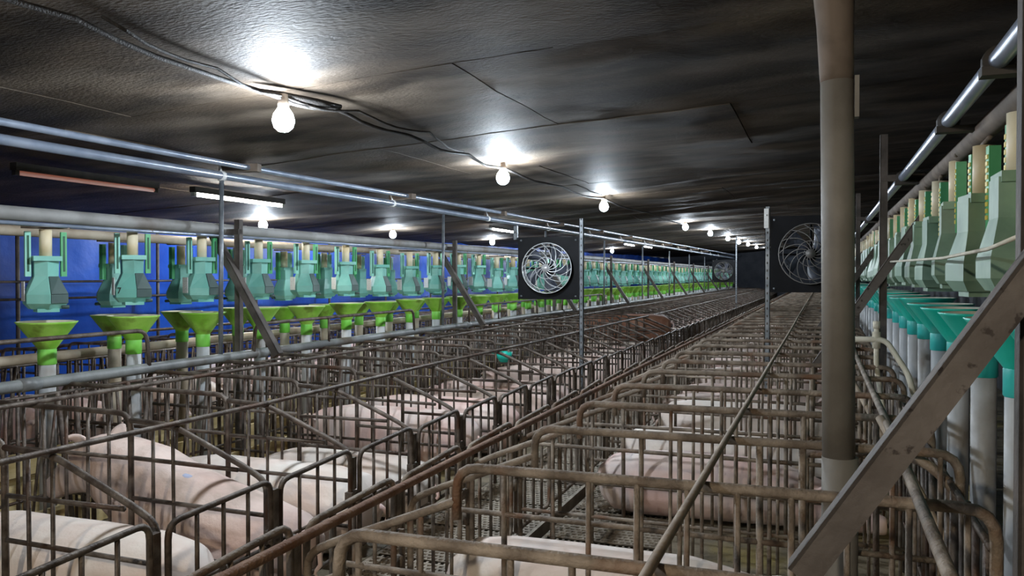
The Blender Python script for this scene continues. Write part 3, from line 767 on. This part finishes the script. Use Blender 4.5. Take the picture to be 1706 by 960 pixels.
# ------------------------------------------------------------------ lamps
glow = MB().lathe([(.001, -.158), (.025, -.153), (.046, -.134), (.055, -.102), (.048, -.070), (.034, -.050), (.026, -.036)], 16).mesh('globe', 'bulb_glow')
gloww = MB().lathe([(.001, -.158), (.025, -.153), (.046, -.134), (.055, -.102), (.048, -.070), (.034, -.050), (.026, -.036)], 16).mesh('globe', 'bulb_glow_warm')
neck = MB().lathe([(.027, -.040), (.029, -.02), (.024, 0.0), (.022, .03)], 12).mesh('socket', 'socket_brown')
def bulb(x, y, z, lab, group, warm=False):
    o = assemble('light_bulb', [('globe', gloww if warm else glow), ('socket', neck)], (x, y, z)); tag(o, lab, 'bulb', group)
for i, (x, y, z) in enumerate(((-2.50, 3.42, 2.37), (-2.50, 6.41, 2.42), (-2.5, 9.80, 2.445), (-2.5, 16.2, 2.55), (-2.45, 19.6, 2.59), (-2.45, 23.4, 2.63),
                               (-2.45, 26.6, 2.66), (-2.45, 30.0, 2.71), (-2.45, 34.0, 2.74), (-2.4, 39.5, 2.76))):
    bulb(x, y, z, (f'{nth(i)} glowing white bulb on the ceiling above the aisle from the camera end' if i < 7 else 'distant glowing white bulb on the ceiling above the aisle'), 'aisle bulbs')
bulb(-0.9, -1.3, ceil_z(-.9, 0) - .02, 'glowing warm bulb on the ceiling behind the camera', 'bulbs behind the camera', True)
bulb(-2.5, -1.6, ceil_z(-2.5, 0) - .02, 'glowing white bulb on the ceiling behind the camera over the aisle', 'bulbs behind the camera')
for i, (x, y) in enumerate(((-6.6, 8.6), (-6.6, 11.95), (-6.6, 16.3), (-6.6, 21.5), (-6.6, 27.0))):
    bulb(x, y, ceil_z(x, y) + 0.06 - .03, ('glowing bulb before the blue tarp just beyond the lit fluorescent tube', 'glowing bulb before the blue tarp just short of the second tall pole', 'glowing bulb before the blue tarp next to the white wired fan',
         'distant glowing bulb before the blue tarp', 'most distant glowing bulb before the blue tarp')[i], 'tarp side bulbs')
def tube_lamp(x, y, z, lab, on=True, L_=1.25):
    t = empty('tube_lamp', (x, y, z)); tag(t, lab, 'lamp', 'fluorescent lamps')
    ob('housing', MB().box((-.03, -L_ / 2, .015), (.03, L_ / 2, .065)).mesh('housing', 'fixture_dark'), t)
    ob('tube', MB().tube([(0, -L_ / 2 + .03, 0), (0, L_ / 2 - .03, 0)], .016, 10).mesh('tube', 'tube_glow' if on else 'tube_orange'), t)
    for s in (-1, 1): ob('end_cap', MB().box((-.018, -.015, -.018), (.018, .015, .03)).mesh('end_cap', 'white_plastic' if on else 'fixture_dark'), t, (0, s * (L_ / 2 - .018), 0))
tube_lamp(-5.0, 6.2, 2.195, 'lit white fluorescent tube under the ceiling behind the first tall pole')
tube_lamp(-5.0, 4.55, 2.185, 'dark fluorescent fixture with a dull orange tube under the ceiling', False)
tube_lamp(-5.0, 12.9, 2.26, 'lit fluorescent tube just beside the white wired fan')
tube_lamp(-5.0, 22.4, 2.36, 'distant lit fluorescent tube beyond the white wired fan')
tube_lamp(-5.0, 25.0, 2.385, 'more distant lit fluorescent tube beyond the white wired fan')
# cables along the aisle bulbs
def cable(pts, r, lab, wob=.01):
    P = []
    for i in range(len(pts) - 1):
        a, b_ = Vector(pts[i]), Vector(pts[i + 1])
        for k_ in range(6): P.append(a.lerp(b_, k_ / 6) + Vector((R.uniform(-wob, wob), 0, R.uniform(-wob, wob) * .5 - .03 * math.sin(PI * k_ / 6))))
    P.append(Vector(pts[-1]))
    tag(ob('ceiling_cable', MB().tube(P, r, 7).mesh('ceiling_cable', 'cable_black')), lab, 'cable')
def cz(x, y, d=.03): return (x, y, ceil_z(x, y) - d)
cable([cz(-2.2, -1.5), cz(-2.30, 1.0, .05), cz(-2.38, 2.1, .05), cz(-2.52, 3.35), cz(-2.42, 3.75), cz(-2.42, 4.6, .04), cz(-2.45, 5.6, .03), cz(-2.5, 6.4), cz(-2.48, 8.0, .04), cz(-2.5, 9.7), cz(-2.5, 12.5), cz(-2.5, 16.1)], .011, 'thick black cable looping along the aisle bulbs')
cable([cz(-2.36, 2.2, .02), cz(-2.46, 2.9, .02), cz(-2.5, 3.4), cz(-2.36, 3.9), cz(-2.33, 4.7, .02), cz(-2.45, 5.5, .02)], .007, 'thin black wire beside the thick cable at the first bulb', .004)
tag(ob('tape_knot', MB().tube([(-2.56, 3.32, 2.40), (-2.52, 3.42, 2.395), (-2.44, 3.62, 2.395), (-2.40, 3.78, 2.40)], .02, 8, rad=[.012, .022, .02, .012]).mesh('tape_knot', 'cable_black')), 'lump of black tape on the cable above the first bulb', 'tape')

# ------------------------------------------------------------------ sows
def pig_mesh(name, secs, limbs, ears, blobs, mt, vox=0.0135):
    b = MB(); n = 24
    rings = []
    cs = [Vector((s[0], s[4] if len(s) > 4 else 0, s[1])) for s in secs]
    for i, s in enumerate(secs):
        T = (cs[min(i + 1, len(cs) - 1)] - cs[max(i - 1, 0)]).normalized()
        S = Vector((0, 1, 0)); S = (S - T * S.dot(T)).normalized(); U = T.cross(S) * -1
        if U.z < 0 and abs(T.z) < .9: U = -U
        ring = []
        for k_ in range(n):
            a = 2 * PI * k_ / n; c, q = math.cos(a), math.sin(a)
            e = 0.9
            cc = math.copysign(abs(c) ** e, c); qq = math.copysign(abs(q) ** e, q)
            ring.append(cs[i] + S * (s[2] * cc) + U * (s[3] * qq))
        rings.append(ring)
    b.rings(rings, 0, True)
    for pts, rad in limbs: b.tube(pts, 1, 12, True, 0, rad)
    for (c, rr) in blobs:
        b2 = MB(); prof = [(math.sin(PI * j / 8) if 0 < j < 8 else 0.02, -math.cos(PI * j / 8)) for j in range(9)]
        b2.lathe(prof, 14, caps=True)
        b.v_off = None
        o = len(b.v); b.v += [(c[0] + v[0] * rr[0], c[1] + v[1] * rr[1], c[2] + v[2] * rr[2]) for v in b2.v]
        for f in b2.f: b.f.append([o + i for i in f]); b.mi.append(0); b.sm.append(True)
    for (base, tip, wdt, up) in ears:
        base, tip, up = Vector(base), Vector(tip), Vector(up)
        T = (tip - base); S = T.cross(up).normalized(); U = S.cross(T).normalized(); rr_ = []
        for t, ww in ((-.15, .55), (0.0, .8), (.25, 1.0), (.5, .85), (.75, .5), (1.0, .1)):
            c = base + T * t + U * (0.03 * math.sin(PI * max(t, 0)))
            rr_.append([c + S * (wdt * ww * math.cos(2 * PI * q / 10)) + U * (.016 * math.sin(2 * PI * q / 10)) for q in range(10)])
        b.rings(rr_, 0, True)
    me = b.mesh(name, mt)
    o = bpy.data.objects.new('tmp', me); C.objects.link(o)
    md = o.modifiers.new('r', 'REMESH'); md.mode = 'VOXEL'; md.voxel_size = vox; md.use_smooth_shade = True
    ms = o.modifiers.new('s', 'SMOOTH'); ms.factor = 0.5; ms.iterations = 5
    bpy.context.view_layer.update()
    out = bpy.data.meshes.new_from_object(o.evaluated_get(bpy.context.evaluated_depsgraph_get()))
    bpy.data.objects.remove(o)
    out.name = name
    out.materials.clear(); out.materials.append(M[mt])
    return out
HEAD_EARS = [((.58, .10, .32), (.70, .19, .34), .062, (0, .3, 1)), ((.58, -.10, .32), (.70, -.19, .34), .062, (0, -.3, 1))]
prone = dict(secs=[(-.80, .20, .03, .05), (-.78, .21, .12, .12), (-.70, .225, .19, .195), (-.52, .225, .235, .22), (-.2, .225, .255, .222), (.1, .225, .245, .22), (.3, .235, .22, .215),
                   (.45, .24, .18, .185), (.56, .24, .145, .16), (.66, .205, .12, .135), (.75, .165, .088, .10), (.83, .135, .064, .07), (.90, .12, .058, .06), (.92, .12, .05, .052)],
             limbs=[([(-.45, .22, .12), (-.22, .25, .07), (-.34, .26, .045), (-.16, .26, .04)], [.10, .075, .045, .035]), ([(-.45, -.22, .12), (-.22, -.25, .07), (-.34, -.26, .045), (-.16, -.26, .04)], [.10, .075, .045, .035]),
                    ([(.30, .16, .14), (.14, .20, .06), (.36, .19, .045), (.46, .19, .04)], [.10, .065, .042, .036]), ([(.30, -.16, .14), (.14, -.20, .06), (.36, -.19, .045), (.46, -.19, .04)], [.10, .065, .042, .036])],
             ears=HEAD_EARS, blobs=[((-.52, .16, .18), (.22, .10, .17)), ((-.52, -.16, .18), (.22, .10, .17)), ((.26, .13, .22), (.15, .09, .17)), ((.26, -.13, .22), (.15, .09, .17))])
side = dict(secs=[(-.80, .17, .03, .04, .02), (-.78, .18, .13, .11, .02), (-.70, .19, .20, .175, .02), (-.52, .20, .235, .20, .02), (-.2, .205, .25, .205, .0), (.1, .20, .24, .20, -.01), (.3, .19, .22, .19, -.02),
                  (.45, .165, .18, .165, -.03), (.56, .14, .155, .14, -.03), (.66, .12, .13, .12, -.01), (.75, .10, .095, .095, .02), (.83, .085, .066, .066, .05), (.90, .075, .058, .056, .06), (.92, .075, .05, .05, .06)],
            limbs=[([(-.5, -.1, .17), (-.30, -.24, .11), (-.42, -.30, .06), (-.58, -.30, .045)], [.12, .085, .045, .036]), ([(-.48, -.1, .24), (-.26, -.25, .20), (-.34, -.31, .13), (-.50, -.31, .10)], [.12, .08, .042, .034]),
                   ([(.28, -.12, .12), (.30, -.25, .08), (.46, -.28, .05), (.58, -.28, .04)], [.10, .06, .04, .034]), ([(.28, -.1, .22), (.26, -.26, .17), (.42, -.30, .11), (.53, -.30, .08)], [.10, .06, .04, .034])],
            ears=[((.56, .06, .25), (.66, .17, .26), .062, (0, .2, 1)), ((.56, -.10, .24), (.68, -.20, .20), .062, (0, -.6, 1))],
            blobs=[((-.54, -.02, .24), (.23, .16, .15)), ((.26, -.02, .22), (.16, .15, .14))] + [((-.45 + .13 * i, -.225, .12 + .02 * (i % 2)), (.05, .045, .045)) for i in range(6)])
sit = dict(secs=[(-.78, .16, .03, .04), (-.75, .175, .13, .12), (-.66, .195, .20, .17), (-.5, .215, .235, .19), (-.28, .26, .245, .20), (-.02, .33, .235, .205), (.18, .41, .21, .215),
                 (.34, .47, .175, .185), (.46, .50, .14, .155), (.57, .48, .12, .135), (.66, .43, .09, .10), (.74, .38, .064, .07), (.80, .345, .058, .06), (.815, .335, .05, .052)],
           limbs=[([(-.5, .19, .14), (-.24, .25, .12), (-.36, .25, .05), (-.12, .26, .04)], [.12, .08, .05, .036]), ([(-.5, -.19, .14), (-.24, -.25, .12), (-.36, -.25, .05), (-.12, -.26, .04)], [.12, .08, .05, .036]),
                  ([(.16, .13, .38), (.20, .14, .22), (.18, .14, .10), (.22, .14, .035), (.25, .14, .03)], [.10, .065, .043, .045, .03]), ([(.16, -.13, .38), (.20, -.14, .22), (.18, -.14, .10), (.22, -.14, .035), (.25, -.14, .03)], [.10, .065, .043, .045, .03])],
           ears=[((.46, .10, .60), (.52, .20, .66), .062, (.5, .2, 1)), ((.46, -.10, .60), (.52, -.20, .66), .062, (.5, -.2, 1))],
           blobs=[((-.52, .15, .18), (.22, .10, .16)), ((-.52, -.15, .18), (.22, .10, .16)), ((.16, .12, .40), (.14, .09, .18)), ((.16, -.12, .40), (.14, .09, .18))])
stand = dict(secs=[(-.72, .60, .03, .05), (-.70, .60, .11, .13), (-.62, .60, .17, .19), (-.45, .59, .20, .215), (-.15, .575, .22, .225), (.15, .58, .21, .22), (.33, .60, .19, .20),
                   (.48, .61, .155, .175), (.58, .60, .135, .155), (.68, .55, .115, .13), (.76, .50, .085, .095), (.84, .45, .062, .067), (.90, .42, .056, .058), (.915, .41, .048, .05)],
             limbs=[([(-.5, s * .12, .52), (-.44, s * .13, .36), (-.56, s * .13, .22), (-.52, s * .13, .08), (-.49, s * .13, .03)], [.13, .085, .05, .042, .045]) for s in (-1, 1)] +
                   [([(.28, s * .12, .52), (.27, s * .12, .34), (.29, s * .12, .20), (.28, s * .12, .08), (.31, s * .12, .03)], [.11, .07, .046, .04, .045]) for s in (-1, 1)],
             ears=[((.60, .10, .70), (.70, .18, .72), .062, (0, .3, 1)), ((.60, -.10, .70), (.70, -.18, .72), .062, (0, -.3, 1))],
             blobs=[((-.5, .1, .52), (.18, .1, .2)), ((-.5, -.1, .52), (.18, .1, .2))])
PM = {}
for nm, d in (('prone', prone), ('side', side), ('sit', sit), ('stand', stand)):
    PM[nm] = pig_mesh('sow_' + nm, d['secs'], d['limbs'], d['ears'], d['blobs'], 'skin')
EYES = {'prone': [(.665, .112, .255), (.665, -.112, .255)], 'side': [(.665, .03, .235), (.66, -.115, .165)], 'sit': [(.585, .112, .52), (.585, -.112, .52)], 'stand': [(.69, .105, .595), (.69, -.105, .595)]}
SN = {'prone': (.925, 0, .12), 'side': (.925, .06, .075), 'sit': (.825, 0, .33), 'stand': (.92, 0, .41)}
TAIL = {'prone': (-.80, 0, .26), 'side': (-.80, .03, .23), 'sit': (-.78, 0, .22), 'stand': (-.725, 0, .68)}
eye = MB().lathe([(.002, -.011), (.009, -.006), (.012, 0), (.009, .006), (.002, .011)], 8).mesh('eye', 'eye_dark')
nos = MB().lathe([(.001, -.003), (.009, -.002), (.009, .002), (.001, .003)], 8).mesh('nostril', 'eye_dark')
tail = MB().tube([(0, 0, 0), (-.035, .01, -.02), (-.05, .03, -.06), (-.03, .045, -.09), (-.045, .04, -.12)], .01, 7, rad=[.017, .013, .011, .009, .005]).mesh('tail', 'skin')
VAR = {}
def pig(pose, x, y, rz, sc, label, group, skin='skin', flip=False, detail=True):
    key = (pose, skin)
    if key not in VAR:
        me = PM[pose].copy(); me.materials.clear(); me.materials.append(M[skin]); VAR[key] = me
    o = ob('sow', VAR[key], None, (x, y, 0), (0, 0, rz), (sc, -sc * .95 if flip else sc * .95, sc))
    tag(o, label, 'pig', group)
    if detail:
        for p in EYES[pose]: ob('eye', eye, o, p)
        s = SN[pose]
        for dy in (-.02, .02): ob('nostril', nos, o, (s[0], s[1] + dy, s[2]), (0, PI / 2, 0))
        ob('tail', tail, o, TAIL[pose])
    return o
GL, GRp, GB = 'sows of the green funnel row', 'sows of the teal funnel row', 'sows of the tarp side row'
def yl(k): return YL0 + PITCHC * (k + .5)
def yr(k): return YR0 + PITCHC * (k + .5)
pig('prone', -3.10, yl(0) + .02, PI, 1.0, 'pale sow lying in the bottom corner crate beside the mint feeders', GL, 'skin_pale')
a = pig('sit', -3.02, yl(1) + 0.0, PI, 1.04, 'sitting dirty pink sow with a smudge of blue dye on her back', GL, 'skin_dirty')
ob('dye_mark', MB().lathe([(.001, .012), (.022, .011), (.034, .006), (.038, -.002)], 12).mesh('dye_mark', 'blue_mark'), a, (-.12, .05, .497), (0.1, -.25, 0))
pig('prone', -3.05, yl(2), PI, 1.0, 'pale sow lying between the sitting sow and the side lying sow', GL, 'skin_pale', True)
pig('side', -2.98, yl(3), PI, 0.95, 'white sow flat on her side with her rump against the gate', GL, 'skin_pale')
pig('prone', -3.30, yl(5), PI, 1.0, 'clean pink sow with ear upright, lying well forward of her gate', GL, 'skin')
pig('prone', -3.20, yl(6), PI, 1.0, 'pink sow lying just beyond the clean pink sow', GL, 'skin')
pig('side', -3.1, yl(7), PI, 1.0, 'dirty sow on her side two crates beyond the clean pink sow', GL, 'skin_dirty')
for k in range(8, 62):
    y = yl(k)
    if y > 40: break
    if k == 17:
        pig('stand', -3.12, y, PI, 1.08, 'standing reddish brown pig with cream patches in a distant crate', GL, 'skin_brown'); continue
    if R.random() < .12: continue
    pig(R.choice(['prone', 'side', 'prone']), -3.1 + R.uniform(-.1, .06), y, PI, R.uniform(.94, 1.03), (f'{nth(k - 1)} crate pink sow of the green funnel row from the camera end' if k <= len(ORD) else 'distant pink sow far along the green funnel row'), GL, R.choice(['skin', 'skin_pale', 'skin_dirty']), R.random() < .5, k < 14)
pig('prone', -0.74, yr(2), 0, 0.91, 'big pale sow cut off by the bottom edge, in the teal funnel row', GRp, 'skin_pale')
pig('side', -0.55, yr(5) + .03, 0, 0.98, 'pink sow asleep on her side by the yellow stained floor', GRp, 'skin', True)
pig('prone', -0.55, yr(6), 0, .98, 'pale sow directly beyond the sow asleep by the stained floor', GRp, 'skin_pale')
pig('prone', -0.50, yr(8), 0, 1.0, 'whitish sow two crates beyond the sow asleep by the stained floor', GRp, 'skin_pale')
for k in range(9, 60):
    y = yr(k)
    if y > 40: break
    if R.random() < .2: continue
    pig(R.choice(['prone', 'side', 'prone']), -0.6 + R.uniform(-.08, .1), y, 0, R.uniform(.94, 1.03), (f'{nth(k)} crate pink sow of the teal funnel row from the camera end' if k < len(ORD) else 'distant pink sow far along the teal funnel row'), GRp, R.choice(['skin', 'skin_pale', 'skin_dirty']), R.random() < .5, k < 13)
for k in range(0, 52):
    y = 2.6 + PITCHC * (k + .5)
    if y > 34: break
    if R.random() < .15: continue
    pig(R.choice(['prone', 'side', 'prone']), -6.45 + R.uniform(-.06, .1), y, 0, R.uniform(.94, 1.03), 'pink sow glimpsed between bars in the row under the blue tarp', GB, R.choice(['skin', 'skin_pale', 'skin_dirty']), R.random() < .5, k < 6)
# small teal feeding cup on a crate far along the aisle
o = assemble('teal_cup', [('bowl', MB().lathe([(.04, 0), (.075, .05), (.08, .10), (.07, .10), (.06, .05), (.03, .012)], 14, caps=True).mesh('bowl', 'funnel_teal')), ('spout', MB().tube([(.06, 0, .08), (.19, 0, .085)], .018, 8).mesh('spout', 'funnel_teal'))], (-2.9, 7.47, 0.66), 2.6)
tag(o, 'small teal plastic cup hooked among the green funnel crates', 'cup')
print('OBJECTS', len(bpy.data.objects))
